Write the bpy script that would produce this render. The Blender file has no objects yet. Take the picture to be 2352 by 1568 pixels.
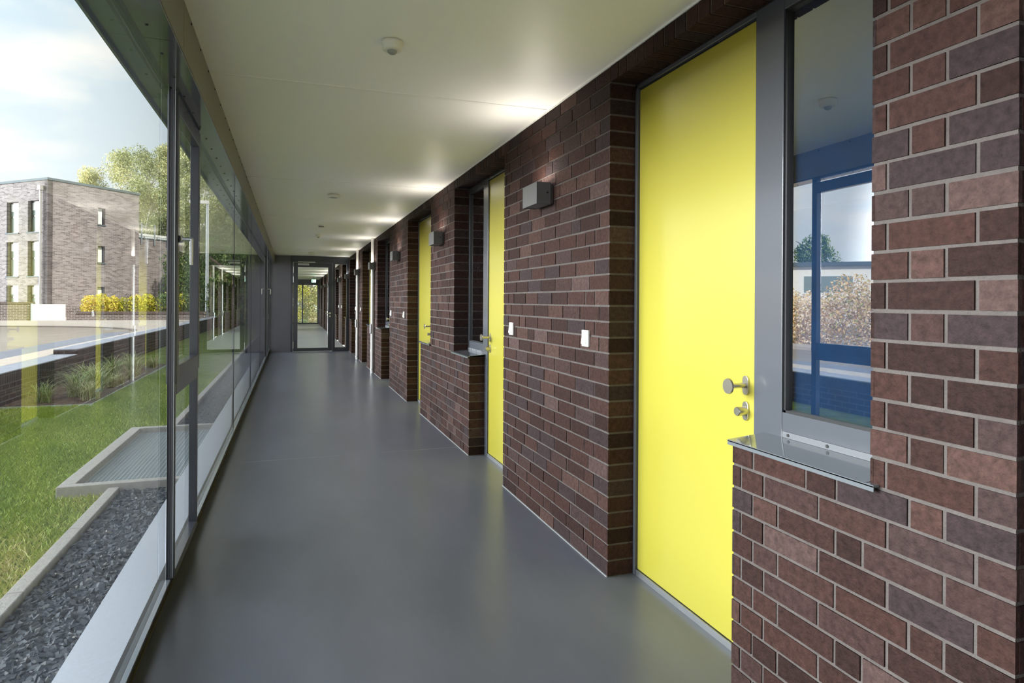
import bpy, math, random
from mathutils import Vector, Matrix
import numpy as np
random.seed(7); rng = np.random.default_rng(7)
SC = bpy.context.scene; COL = SC.collection
R = math.radians

# ------------------------------------------------------------------ camera
cd = bpy.data.cameras.new('camera'); cam = bpy.data.objects.new('camera', cd); COL.objects.link(cam)
SC.camera = cam
cd.sensor_width = 36; cd.sensor_fit = 'HORIZONTAL'; cd.lens = 1460 * 36 / 2352
cd.shift_y = -92 / 2352; cd.clip_start = 0.02; cd.clip_end = 500
cam.matrix_world = (Matrix.Translation((0, 0, 1.44)) @ Matrix.Rotation(-math.atan(508 / 1460), 4, 'Z')
                    @ Matrix.Rotation(R(90), 4, 'X') @ Matrix.Rotation(0.006, 4, 'Z'))

# ------------------------------------------------------------------ colour management
vs = SC.view_settings
vs.view_transform = 'Standard'; vs.look = 'None'; vs.gamma = 1.0; vs.use_curve_mapping = False
vs.exposure = 2.82
try:
    SC.cycles.max_bounces = 14; SC.cycles.diffuse_bounces = 8; SC.cycles.glossy_bounces = 6
    SC.cycles.transparent_max_bounces = 32; SC.cycles.caustics_reflective = False
    SC.cycles.sample_clamp_indirect = 8
except Exception:
    pass

# ------------------------------------------------------------------ sky and sun
W = bpy.data.worlds.new('sky'); SC.world = W; W.use_nodes = True
nt = W.node_tree; nt.nodes.clear()
N = nt.nodes.new; L = nt.links.new
tc = N('ShaderNodeTexCoord'); sep = N('ShaderNodeSeparateXYZ'); L(tc.outputs['Generated'], sep.inputs[0])
ramp = N('ShaderNodeValToRGB'); L(sep.outputs['Z'], ramp.inputs[0])
e = ramp.color_ramp.elements
e[0].position = 0.0; e[0].color = (.84, .90, .94, 1); e[1].position = .75; e[1].color = (.40, .55, .78, 1)
m_ = ramp.color_ramp.elements.new(.35); m_.color = (.62, .76, .88, 1)
mp = N('ShaderNodeMapping'); mp.inputs['Scale'].default_value = (1, 1, 3.2); mp.inputs['Location'].default_value = (.35, .1, .25)
L(tc.outputs['Generated'], mp.inputs[0])
nz = N('ShaderNodeTexNoise'); nz.inputs['Scale'].default_value = 3.4; nz.inputs['Detail'].default_value = 9
nz.inputs['Roughness'].default_value = .55
L(mp.outputs[0], nz.inputs['Vector'])
cr = N('ShaderNodeValToRGB'); cr.color_ramp.elements[0].position = .44; cr.color_ramp.elements[1].position = .60
L(nz.outputs['Fac'], cr.inputs[0])
mx = N('ShaderNodeMixRGB'); L(cr.outputs[0], mx.inputs[0]); L(ramp.outputs[0], mx.inputs[1]); mx.inputs[2].default_value = (.98, .97, .95, 1)
# sky strength raised on the side out of view, to light the corridor
dt = N('ShaderNodeVectorMath'); dt.operation = 'DOT_PRODUCT'; L(tc.outputs['Generated'], dt.inputs[0]); dt.inputs[1].default_value = (-.97, .20, .0)
mg = N('ShaderNodeMapRange'); mg.interpolation_type = 'SMOOTHSTEP'
for i_, v_ in zip((1, 2, 3, 4), (.82, .985, .222, 7.6)): mg.inputs[i_].default_value = v_
L(dt.outputs['Value'], mg.inputs[0])
bg = N('ShaderNodeBackground'); L(mx.outputs[0], bg.inputs[0]); L(mg.outputs[0], bg.inputs[1])
wo = N('ShaderNodeOutputWorld'); L(bg.outputs[0], wo.inputs[0])

sd = bpy.data.lights.new('sun', 'SUN'); sd.energy = .9; sd.angle = R(0.6); sd.color = (1, .95, .86)
sun = bpy.data.objects.new('sun', sd); COL.objects.link(sun)
az, el = R(128), R(40)
sdir = Vector((math.sin(az) * math.cos(el), math.cos(az) * math.cos(el), math.sin(el)))
sun.rotation_euler = sdir.to_track_quat('Z', 'Y').to_euler(); sun.location = (20, -10, 25)

# ------------------------------------------------------------------ materials
MATS = {}
def mat(name, col, rough=.5, metal=0, spec=.5, coat=0, noise=None, bump=None, tint=None, coat_rough=.08):
    """noise=(scale, amount, stretch) mottles the colour; bump=(scale, strength); tint = colour list picked by the face attribute"""
    if name in MATS: return MATS[name]
    m = bpy.data.materials.new(name); m.use_nodes = True; t = m.node_tree
    b = t.nodes['Principled BSDF']; c4 = tuple(col) + (1,)
    b.inputs['Base Color'].default_value = c4; b.inputs['Roughness'].default_value = rough
    b.inputs['Metallic'].default_value = metal; b.inputs['Specular IOR Level'].default_value = spec
    b.inputs['Coat Weight'].default_value = coat; b.inputs['Coat Roughness'].default_value = coat_rough
    src = None
    co = t.nodes.new('ShaderNodeTexCoord')
    if tint:
        at = t.nodes.new('ShaderNodeAttribute'); at.attribute_name = 'tint'
        r = t.nodes.new('ShaderNodeValToRGB'); r.color_ramp.interpolation = 'LINEAR'
        t.links.new(at.outputs['Fac'], r.inputs[0]); n = len(tint)
        for i, c in enumerate(tint):
            if i < 2: el_ = r.color_ramp.elements[i]
            else: el_ = r.color_ramp.elements.new(.5)
        for i, c in enumerate(tint):
            r.color_ramp.elements[i].position = i / (n - 1)
        for i, c in enumerate(tint):
            r.color_ramp.elements[i].color = tuple(c) + (1,)
        src = r.outputs[0]
    if noise:
        sc_, am = noise[0], noise[1]; st = noise[2] if len(noise) > 2 else (1, 1, 1)
        mpn = t.nodes.new('ShaderNodeMapping'); mpn.inputs['Scale'].default_value = st
        t.links.new(co.outputs['Object'], mpn.inputs[0])
        nn = t.nodes.new('ShaderNodeTexNoise'); nn.inputs['Scale'].default_value = sc_; nn.inputs['Detail'].default_value = 6
        nn.inputs['Roughness'].default_value = .65
        t.links.new(mpn.outputs[0], nn.inputs['Vector'])
        mr = t.nodes.new('ShaderNodeMapRange'); mr.inputs[1].default_value = .3; mr.inputs[2].default_value = .7
        mr.inputs[3].default_value = 1 - am; mr.inputs[4].default_value = 1 + am
        t.links.new(nn.outputs['Fac'], mr.inputs[0])
        mu = t.nodes.new('ShaderNodeVectorMath'); mu.operation = 'SCALE'
        if src: t.links.new(src, mu.inputs[0])
        else: mu.inputs[0].default_value = col
        t.links.new(mr.outputs[0], mu.inputs['Scale']); src = mu.outputs[0]
    if src: t.links.new(src, b.inputs['Base Color'])
    if bump:
        nb = t.nodes.new('ShaderNodeTexNoise'); nb.inputs['Scale'].default_value = bump[0]; nb.inputs['Detail'].default_value = 5
        t.links.new(co.outputs['Object'], nb.inputs['Vector'])
        bp = t.nodes.new('ShaderNodeBump'); bp.inputs['Strength'].default_value = bump[1]; bp.inputs['Distance'].default_value = .01
        t.links.new(nb.outputs['Fac'], bp.inputs['Height']); t.links.new(bp.outputs[0], b.inputs['Normal'])
    MATS[name] = m; return m

def glass_mat(name, tint=(.93, .97, .95), gain=1.9, rough=0.0, streak=False):
    m = bpy.data.materials.new(name); m.use_nodes = True; t = m.node_tree; t.nodes.clear(); n = t.nodes.new; l = t.links.new
    fr = n('ShaderNodeFresnel'); fr.inputs['IOR'].default_value = 1.5
    ge = n('ShaderNodeNewGeometry')
    a = n('ShaderNodeMath'); a.operation = 'MULTIPLY'; l(fr.outputs[0], a.inputs[0]); a.inputs[1].default_value = gain; a.use_clamp = True
    s = n('ShaderNodeMath'); s.operation = 'SUBTRACT'; s.inputs[0].default_value = 1; l(ge.outputs['Backfacing'], s.inputs[1])
    k = n('ShaderNodeMath'); k.operation = 'MULTIPLY'; l(a.outputs[0], k.inputs[0]); l(s.outputs[0], k.inputs[1])
    tr = n('ShaderNodeBsdfTransparent'); tr.inputs[0].default_value = tuple(tint) + (1,)
    gl = n('ShaderNodeBsdfGlossy'); gl.inputs['Roughness'].default_value = rough; gl.inputs[0].default_value = (.96, .98, 1, 1)
    mi = n('ShaderNodeMixShader'); l(k.outputs[0], mi.inputs[0]); l(tr.outputs[0], mi.inputs[1]); l(gl.outputs[0], mi.inputs[2])
    o = n('ShaderNodeOutputMaterial'); l(mi.outputs[0], o.inputs[0]); return m

def brick_far(name, cols, mortar, scale=(1, 1, 1), bw=.25, bh=.083, ms=.012, bias=0):
    """brick texture for walls seen only from afar; object x along the wall, object z up"""
    m = bpy.data.materials.new(name); m.use_nodes = True; t = m.node_tree; b = t.nodes['Principled BSDF']; n = t.nodes.new; l = t.links.new
    b.inputs['Roughness'].default_value = .85; b.inputs['Specular IOR Level'].default_value = .2
    co = n('ShaderNodeTexCoord'); sp = n('ShaderNodeSeparateXYZ'); l(co.outputs['Object'], sp.inputs[0])
    ad = n('ShaderNodeMath'); l(sp.outputs['X'], ad.inputs[0]); l(sp.outputs['Y'], ad.inputs[1])
    cb = n('ShaderNodeCombineXYZ'); l(ad.outputs[0], cb.inputs[0]); l(sp.outputs['Z'], cb.inputs[1])
    br = n('ShaderNodeTexBrick'); l(cb.outputs[0], br.inputs['Vector'])
    br.inputs['Scale'].default_value = 1; br.inputs['Brick Width'].default_value = bw; br.inputs['Row Height'].default_value = bh
    br.inputs['Mortar Size'].default_value = ms; br.inputs['Mortar Smooth'].default_value = .1; br.inputs['Bias'].default_value = bias
    br.inputs['Color1'].default_value = tuple(cols[0]) + (1,); br.inputs['Color2'].default_value = tuple(cols[1]) + (1,)
    br.inputs['Mortar'].default_value = tuple(mortar) + (1,); l(br.outputs[0], b.inputs['Base Color'])
    return m

BRICK = mat('clinker_brick', (.1, .07, .06), .72, spec=.14, noise=(42, .42, (1, 1, 1)), bump=(90, .7),
            tint=[(0.0212, 0.0098, 0.0083), (0.0287, 0.0132, 0.0111), (0.0383, 0.0171, 0.0139), (0.0383, 0.0226, 0.0214), (0.0277, 0.0175, 0.0187), (0.0554, 0.0265, 0.0205), (0.0617, 0.0367, 0.0332)])
MORTAR = mat('mortar', (.098, .084, .079), .9, spec=.1, noise=(14, .15), bump=(120, .6))
FLOOR = mat('floor_coating', (.118, .123, .150), .28, spec=.45, noise=(1.6, .16, (1, .35, 1)), bump=(7, .035))
CEIL = mat('ceiling_paint', (.93, .91, .86), .48, spec=.5)
CEIL2 = mat('ceiling_strip', (.9, .88, .83), .5, spec=.3)
YEL = mat('yellow_lacquer', (.375, .33, .043), .28, spec=.6, coat=.7, coat_rough=.20)
GREY = mat('grey_lacquer', (.070, .074, .088), .25, spec=.5, coat=.3)
DARK = mat('anthracite_lacquer', (.040, .044, .058), .25, spec=.5, coat=.35)
DGLOSS = mat('anthracite_gloss_sheet', (.060, .066, .078), .12, spec=.6, coat=.6, noise=(.7, .25))
PANEL = mat('grey_panel', (.150, .147, .185), .38, spec=.5, noise=(1.2, .08))
BEAM = mat('taupe_sheet', (.20, .18, .155), .45, spec=.4)
BASE = mat('black_base_lacquer', (.010, .010, .011), .3)
BLACK = mat('black_rubber', (.010, .010, .011), .45)
STEEL = mat('brushed_steel', (.58, .55, .50), .28, metal=1)
ALU = mat('aluminium', (.62, .63, .65), .38, metal=1)
SILV = mat('silver_lacquer', (.55, .56, .58), .4, metal=.6)
WHITE = mat('white_plastic', (.80, .79, .76), .4)
CREAM = mat('cream_plastic', (.78, .75, .66), .45)
LENS = mat('sensor_lens', (.32, .33, .31), .3)
LAMP = mat('graphite_lamp', (.115, .112, .112), .45, spec=.4)
PIPE = mat('white_pipe', (.78, .76, .74), .4, spec=.4)
BLUE = mat('blue_blind_fabric', (.014, .050, .115), .75, spec=.3, noise=(7, .18))
CAULK = mat('caulk', (.24, .24, .24), .6)
LEDGE = mat('pale_metal_ledge', (.50, .53, .59), .42, spec=.4, noise=(60, .06))
CONC = mat('concrete_kerb', (.50, .47, .42), .85, spec=.2, noise=(22, .14), bump=(70, .4))
GRASSG = mat('lawn_soil', (.17, .22, .05), .95, spec=.1, noise=(3.2, .4))
SOIL = mat('bed_soil', (.14, .105, .075), .95, spec=.1, noise=(9, .45), bump=(30, .8))
BLADE = mat('grass_blade', (.1, .2, .04), .6, spec=.25, tint=[(.19, .28, .04), (.32, .44, .07), (.46, .55, .12), (.64, .62, .24), (.78, .68, .40)])
TUFT = mat('tuft_blade', (.2, .3, .1), .6, spec=.3, tint=[(.12, .19, .05), (.26, .36, .12), (.50, .54, .26), (.70, .62, .38)])
STONE = mat('slate_gravel', (.12, .13, .15), .7, spec=.4, noise=(30, .2), tint=[(.045, .050, .058), (.085, .093, .106), (.130, .140, .154), (.19, .195, .20), (.33, .31, .27)])
GRAVBED = mat('gravel_bed', (.035, .038, .042), .95)
GALV = mat('galvanised_steel', (.62, .68, .69), .5, metal=.2)
SHAFT = mat('light_well_shaft', (.42, .48, .49), .9)
ROAD = mat('pale_road', (.27, .24, .20), .9, spec=.15, noise=(1.4, .07))
BAND = mat('grey_gutter_paving', (.20, .22, .26), .85, spec=.2, noise=(3, .1))
WALK = mat('pale_pavement', (.45, .41, .36), .9, spec=.15, noise=(3, .06))
KERBD = mat('kerb_dark', (.20, .17, .15), .9)
COPE = mat('coping_slab', (.46, .48, .53), .7, spec=.3, noise=(5, .1))
TRUNK = mat('birch_bark', (.56, .52, .47), .8, noise=(6, .4, (1, 1, 4)))
TRUNKD = mat('dark_bark', (.10, .075, .055), .9)
LEAF = mat('birch_leaf', (.2, .3, .1), .7, spec=.2, tint=[(.11, .14, .06), (.28, .32, .13), (.54, .55, .27), (.80, .72, .38)])
LEAFD = mat('dark_leaf', (.05, .1, .03), .7, spec=.2, tint=[(.04, .075, .02), (.10, .17, .045), (.19, .28, .08), (.34, .38, .14)])
LEAFY = mat('yellow_hedge_leaf', (.4, .45, .05), .7, spec=.2, tint=[(.22, .25, .022), (.50, .50, .05), (.75, .66, .09), (.8, .56, .15)])
LEAFR = mat('autumn_leaf', (.4, .3, .1), .7, spec=.2, tint=[(.22, .28, .06), (.50, .50, .16), (.70, .48, .22), (.85, .74, .60)])
FARB = brick_far('pale_clinker', ((.31, .270, .262), (.14, .118, .116)), (.36, .34, .335), bw=.30, bh=.080, ms=.008)
FARW = brick_far('boundary_clinker', ((.12, .095, .09), (.20, .16, .15)), (.40, .37, .35), bw=.25, bh=.083, ms=.011)
WALLD = brick_far('dark_retaining_clinker', ((.040, .034, .032), (.062, .052, .048)), (.105, .10, .095), bw=.26, bh=.083, ms=.010)
WPAINT = mat('white_render', (.82, .81, .78), .8)
ROOFE = mat('roof_edge', (.10, .13, .145), .8)
GALVD = mat('zinc_pipe', (.40, .39, .37), .5, metal=.3)
GLASS = glass_mat('facade_glass', (.97, .975, .96), 1.25)
GLASSW = glass_mat('window_glass', (.78, .86, .92), 7.5)
GLASSD = glass_mat('door_glass', (.95, .97, .96), 1.2)
FGLASS = mat('far_window_glass', (.22, .27, .25), .3, spec=.3)
FWHITE = mat('far_window_blind', (.72, .74, .72), .5)
EXITG = mat('exit_green', (.02, .38, .16), .4)
b_ = EXITG.node_tree.nodes['Principled BSDF']; b_.inputs['Emission Color'].default_value = (.25, .9, .5, 1); b_.inputs['Emission Strength'].default_value = .9

# ------------------------------------------------------------------ mesh helpers
class MB:
    def __init__(s): s.v = []; s.f = []; s.t = []; s.sm = []
    def add(s, vs_, fs, tint=0., smooth=False):
        o = len(s.v); s.v.extend(vs_)
        for f in fs: s.f.append(tuple(i + o for i in f)); s.t.append(tint); s.sm.append(smooth)
        return s
    def box(s, x0, x1, y0, y1, z0, z1, tint=0.):
        if x1 < x0: x0, x1 = x1, x0
        if y1 < y0: y0, y1 = y1, y0
        if z1 < z0: z0, z1 = z1, z0
        return s.add([(x0, y0, z0), (x1, y0, z0), (x1, y1, z0), (x0, y1, z0), (x0, y0, z1), (x1, y0, z1), (x1, y1, z1), (x0, y1, z1)],
                     [(0, 3, 2, 1), (4, 5, 6, 7), (0, 1, 5, 4), (1, 2, 6, 5), (2, 3, 7, 6), (3, 0, 4, 7)], tint)
    def cyl(s, a, b, r0, r1=None, n=16, cap=True, smooth=True):
        r1 = r0 if r1 is None else r1; a = Vector(a); b = Vector(b); d = (b - a).normalized()
        u = d.orthogonal().normalized(); w = d.cross(u)
        vs_ = []
        for c, r in ((a, r0), (b, r1)):
            for i in range(n):
                an = 2 * math.pi * i / n; vs_.append(tuple(c + u * (r * math.cos(an)) + w * (r * math.sin(an))))
        s.add(vs_, [(i, (i + 1) % n, n + (i + 1) % n, n + i) for i in range(n)], 0, smooth)
        if cap: s.add(vs_[:n], [tuple(range(n))[::-1]]); s.add(vs_[n:], [tuple(range(n))])
        return s
    def tube(s, pts, r, n=10):
        for a, b in zip(pts, pts[1:]): s.cyl(a, b, r, n=n)
        for p in pts[1:-1]: s.ball(p, r, r, r, 8, 6)
        return s
    def ball(s, c, rx, ry, rz, n=16, m=8, lo=-90, hi=90):
        vs_ = []; fs = []
        for j in range(m + 1):
            ph = R(lo + (hi - lo) * j / m)
            for i in range(n):
                a = 2 * math.pi * i / n
                vs_.append((c[0] + rx * math.cos(ph) * math.cos(a), c[1] + ry * math.cos(ph) * math.sin(a), c[2] + rz * math.sin(ph)))
        for j in range(m):
            for i in range(n):
                fs.append((j * n + i, j * n + (i + 1) % n, (j + 1) * n + (i + 1) % n, (j + 1) * n + i))
        return s.add(vs_, fs, 0, True)
    def lathe(s, c, prof, n=28):
        """prof: (radius, z) list around the vertical through c"""
        vs_ = []; fs = []
        for r, z in prof:
            for i in range(n):
                a = 2 * math.pi * i / n; vs_.append((c[0] + r * math.cos(a), c[1] + r * math.sin(a), c[2] + z))
        for j in range(len(prof) - 1):
            for i in range(n): fs.append((j * n + i, j * n + (i + 1) % n, (j + 1) * n + (i + 1) % n, (j + 1) * n + i))
        return s.add(vs_, fs, 0, True)
    def prism(s, pts, z0, z1):
        n = len(pts)
        vs_ = [(x, y, z0) for x, y in pts] + [(x, y, z1) for x, y in pts]
        return s.add(vs_, [tuple(range(n))[::-1], tuple(range(n, 2 * n))] + [(i, (i + 1) % n, n + (i + 1) % n, n + i) for i in range(n)])
    def build(s, name, m, parent=None, loc=None, bevel=0):
        me = bpy.data.meshes.new(name); me.from_pydata([tuple(v) for v in s.v], [], s.f)
        me.materials.append(m)
        at = me.attributes.new('tint', 'FLOAT', 'FACE'); at.data.foreach_set('value', s.t)
        me.polygons.foreach_set('use_smooth', s.sm)
        me.update()
        o = bpy.data.objects.new(name, me); COL.objects.link(o)
        if parent: o.parent = parent
        if loc: o.location = loc
        if bevel:
            bv = o.modifiers.new('bevel', 'BEVEL'); bv.width = bevel; bv.segments = 2; bv.limit_method = 'ANGLE'; bv.angle_limit = R(50)
        return o

def tag(o, label=None, cat=None, group=None, kind=None):
    if label: o['label'] = label
    if cat: o['category'] = cat
    if group: o['group'] = group
    if kind: o['kind'] = kind
    return o
def empty(name, loc=(0, 0, 0), rz=0):
    o = bpy.data.objects.new(name, None); COL.objects.link(o); o.location = loc; o.rotation_euler = (0, 0, rz)
    o.empty_display_size = .1; return o
def copy_tree(o, parent=None):
    c = o.copy(); COL.objects.link(c); c.parent = parent
    for ch in list(o.children): copy_tree(ch, c)
    return c
def struct(o, label=None): tag(o, label, kind='structure'); return o

# ================================================================== LARGE STRUCTURE
XW = 1.573           # face of the brick wall
HC = 2.68            # ceiling height
YB, YE, YF = -5.0, 18.75, 40.0
P = 6.075            # rhythm of the dwellings
CO = .0835           # brick course

# ground, floor, ceiling
struct(MB().box(-.60, XW + .01, YE, YF, -.12, 0).build('floor_beyond', mat('lit_floor_coating', (.30, .30, .33), .33, noise=(1.6, .1))), 'grey floor beyond the glass door, colour lightened for its brighter light')  # same floor, the brighter light there put into a paler colour
struct(MB().box(-.60, 3.4, YB, YE, -.12, 0).build('floor', FLOOR), 'smooth grey coated corridor floor')
fl = bpy.data.objects['floor']
MB().box(-.54, XW, 6.1, 6.106, 0, .0006).build('expansion_joint', CAULK, fl)
ce = struct(MB().box(-.425, 3.4, YB, YF, HC, HC + .2).build('ceiling', CEIL), 'off-white painted corridor ceiling')
for k in range(-2, 12):
    y = 3.82 + 3.09 * k
    MB().box(-.424, XW - .004, y - .016, y + .016, HC - .0035, HC).build('joint_strip', CEIL2, ce)
MB().box(XW - .006, XW + .001, YB, YF, HC - .009, HC).build('sealant_bead', WHITE, ce)
# upper storeys over the corridor: they cast the shade on the garden
struct(MB().box(-.70, 9, YB - 3, YF + 1, HC + .2, 4.35).build('roof', WPAINT), 'upper storey above the corridor')
ba = MB().box(-.60, 3.4, YB - .2, YB, 0, HC + .2); struct(ba.build('wall_back', WPAINT), 'plain wall behind the viewer')

# brick wall --------------------------------------------------------
core = MB(); bri = MB()
def rb(): return random.choice([0, .08, .15, .2, .25, .3, .33, .36, .42, .5, .65]) if random.random() < .86 else random.choice([.8, .9, 1.])
J = .0055
def row_cuts(y0, y1, kind, fixed=None):
    """joint centres along a row from the far edge y1 to the near edge y0"""
    if fixed: return fixed
    c = [y1]; start = [.0525, .119][kind % 2]; y = y1 - start
    c.append(y); hd = random.random() < .55
    while y - y0 > .30:
        if hd and random.random() < .22: y -= .1225; hd = False
        else: y -= .2425
        c.append(y)
    if y - y0 > .075: c.append(y0)
    else: c[-1] = y0
    if c[-2] - c[-1] > .26: c.insert(-1, c[-2] - .12)
    return c
def face_rows(y0, y1, r0, r1, special=None):
    for k in range(r0, r1):
        z0 = k * CO + J; z1 = (k + 1) * CO - J
        cuts = row_cuts(y0, y1, k, special(k) if special else None)
        for a, b in zip(cuts, cuts[1:]):
            hi = a - (0 if a == y1 else J); lo = b + (0 if b == y0 else J)
            if hi - lo < .01: continue
            dx = random.uniform(-.0012, .0012); jz = random.uniform(-.001, .001)
            bri.box(XW + dx, XW + .012, lo + random.uniform(0, .001), hi, z0 + jz, z1 + jz, rb())
def reveal(y, side, r0, r1, x1=1.722):
    """short return beside an opening; side=-1 shows towards smaller y"""
    for k in range(r0, r1):
        bri.box(XW, x1, y, y - side * .010, k * CO + J, (k + 1) * CO - J, rb())
NW = 32; TOP = 31
SILLR = 11           # courses under the window sills
def pier(y0, y1):
    core.box(XW + .004, 1.80, y0 + .003, y1 - .003, 0, HC)
    face_rows(y0, y1, 0, NW)
    reveal(y0, -1, 0, NW); reveal(y1, 1, 0, NW)
def lintel(y0, y1):
    core.box(XW + .004, 1.80, y0 - .003, y1 + .003, TOP * CO + .004, HC)
    y = y0 + .004
    while y < y1 - .03:
        w = min(.073, y1 - .004 - y); bri.box(XW + random.uniform(-.001, .001), 1.722, y, y + w, TOP * CO + .001, HC - .006, rb()); y += .0835
def parapet(y0, y1, near_open, far_open, special=None):
    core.box(XW + .004, 1.80, y0 + (.003 if near_open else -.01), y1 - (.003 if far_open else -.01), 0, SILLR * CO - .002)
    face_rows(y0, y1, 0, SILLR, special)
    if near_open: reveal(y0, -1, 0, SILLR)
    if far_open: reveal(y1, 1, 0, SILLR)
def near_rows(k):
    """the pier and parapet closest to the camera, one wall from 0.994 to 1.984 below the sill"""
    j = (SILLR - 1 - k)
    if k >= SILLR:
        return [1.384, 1.334, 1.087, .994] if (k - SILLR) % 2 == 0 else [1.384, 1.265, 1.164, .994]
    if j == 0: return [1.984, 1.873, 1.626, 1.504, 1.263, 1.165, .994]
    if j % 4 == 2: return [1.984, 1.874, 1.75, 1.508, 1.41, 1.165, .994]
    if j % 4 == 0: return [1.984, 1.874, 1.75, 1.508, 1.263, 1.165, .994]
    return [1.984, 1.936, 1.818, 1.573, 1.329, 1.086, .994]
# the near pier
core.box(XW + .004, 1.80, 1.2, 1.381, SILLR * CO - .002, HC)
core.box(XW + .004, 1.80, 1.2, 1.981, 0, SILLR * CO - .002)
face_rows(.994, 1.984, 0, SILLR, near_rows); face_rows(.994, 1.384, SILLR, NW, near_rows)
reveal(1.384, 1, SILLR, NW); reveal(1.984, 1, 0, SILLR)
# its return towards the stair hall on the right
for k in range(NW):
    x = XW; st = [.247, .12][k % 2]
    xs = [XW] + [XW + st + .247 * i for i in range(8)]
    for a, b in zip(xs, xs[1:]):
        bri.box(a + (.012 if a == XW else J), b - J, .994, 1.004, k * CO + J, (k + 1) * CO - J, rb())
core.box(XW + .004, 3.4, .998, 1.2, 0, HC)
UN = []   # (y0, y1, door_far)
for k in range(0, 7):
    UN.append((1.384 + P * k + (.016 if k else 0), 2.975 + P * k + (.016 if k else 0), True))
    UN.append((4.715 + P * k, 6.325 + P * k, False))
UN = [u for u in UN if u[1] < YF]
for i, (y0, y1, fardoor) in enumerate(UN):
    lintel(y0, y1)
    if i: 
        if fardoor: parapet(y0, y0 + .60, False, True)
        else: parapet(y1 - .60, y1, True, False)
    ny = UN[i + 1][0] if i + 1 < len(UN) else YF
    pier(y1, ny)
core.box(1.84, 2.1, 1.2, YF, 0, HC)
struct(core.build('wall_right', MORTAR), 'dark brown clinker brick wall with raised joints')
bri.build('clinker_bricks', BRICK, bpy.data.objects['wall_right'])
# stair hall beside the viewer
hall = MB().box(3.4, 3.6, YB, 1.2, 0, HC); struct(hall.build('wall_right_hall', MORTAR), 'side wall of the entrance recess behind the viewer')
# sealant bead at the foot of the wall
bb = MB()
for i, (y0, y1, fd) in enumerate(UN):
    ny = UN[i + 1][0] if i + 1 < len(UN) else YF
    a = y1 if fd else y1 - .6
    b = ny if not (i + 1 < len(UN) and UN[i + 1][2]) else ny + .6
    bb.box(XW - .006, XW + .002, a, min(b, YF), 0, .006)
bb.box(XW - .006, XW + .002, .994, 1.984, 0, .006)
struct(bb.build('baseboard_right', CAULK), 'thin grey sealant bead at the foot of the brick wall')

# left edge beam, soffit, base rail -----------------------------------
b = MB()
for k in range(-3, 14):
    y0 = -.13 + 3.09 * k - .02
    b.box(-.445, -.425, y0 + .002, y0 + 3.088, 2.452, HC)
bm = struct(b.build('trim_1', BEAM), 'taupe sheet metal edge beam along the ceiling with screws')
s_ = MB()
y = YB + .1
while y < YE:
    s_.cyl((-.425, y, HC - .018), (-.4215, y, HC - .018), .0055, n=8); y += .309
s_.build('screw_heads', BLACK, bm)
b = MB()
for k in range(-3, 14):
    y0 = -.32 + 3.09 * k
    b.box(-.540, -.425, y0 + .0015, y0 + 3.0885, 2.445, 2.456)
sf = struct(b.build('trim_2', DGLOSS), 'glossy anthracite soffit strip above the glazing with screws')
s_ = MB(); y = YB + .1
while y < YE: s_.cyl((-.505, y, 2.4455), (-.505, y, 2.443), .0065, n=8); y += .29
s_.build('screw_heads', BLACK, sf)
struct(MB().box(-.60, -.524, YB, YF, 2.457, 2.56).box(-.56, -.445, YB, YF, 2.459, HC).build('trim_3', DARK), 'dark head rail of the glazing')
struct(MB().box(-.74, -.60, YB, YF, 2.55, HC + .2).box(-.752, -.74, YB, YF, 2.53, HC + .2).build('trim_4', mat('blue_grey_canopy', (.14, .165, .20), .2, spec=.6, coat=.5)), 'glossy anthracite metal canopy outside above the glazing')
bl = MB().box(-.60, -.557, YB, YF, 0, .085)
bd_ = MB().box(-.559, -.540, YB, YF, .085, .094)
bo = struct(bl.build('baseboard_left', BASE), 'dark metal base rail under the glazing')
bd_.build('highlight_bead', mat('highlight_lacquer', (.16, .18, .21), .22, spec=.6, coat=.6), bo)  # ledge on the rail; its highlight is put into a lighter colour
MB().box(-.557, -.552, YB, YF, .012, .016).build('seal_line', mat('olive_seal', (.09, .075, .03), .6), bo)

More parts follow.
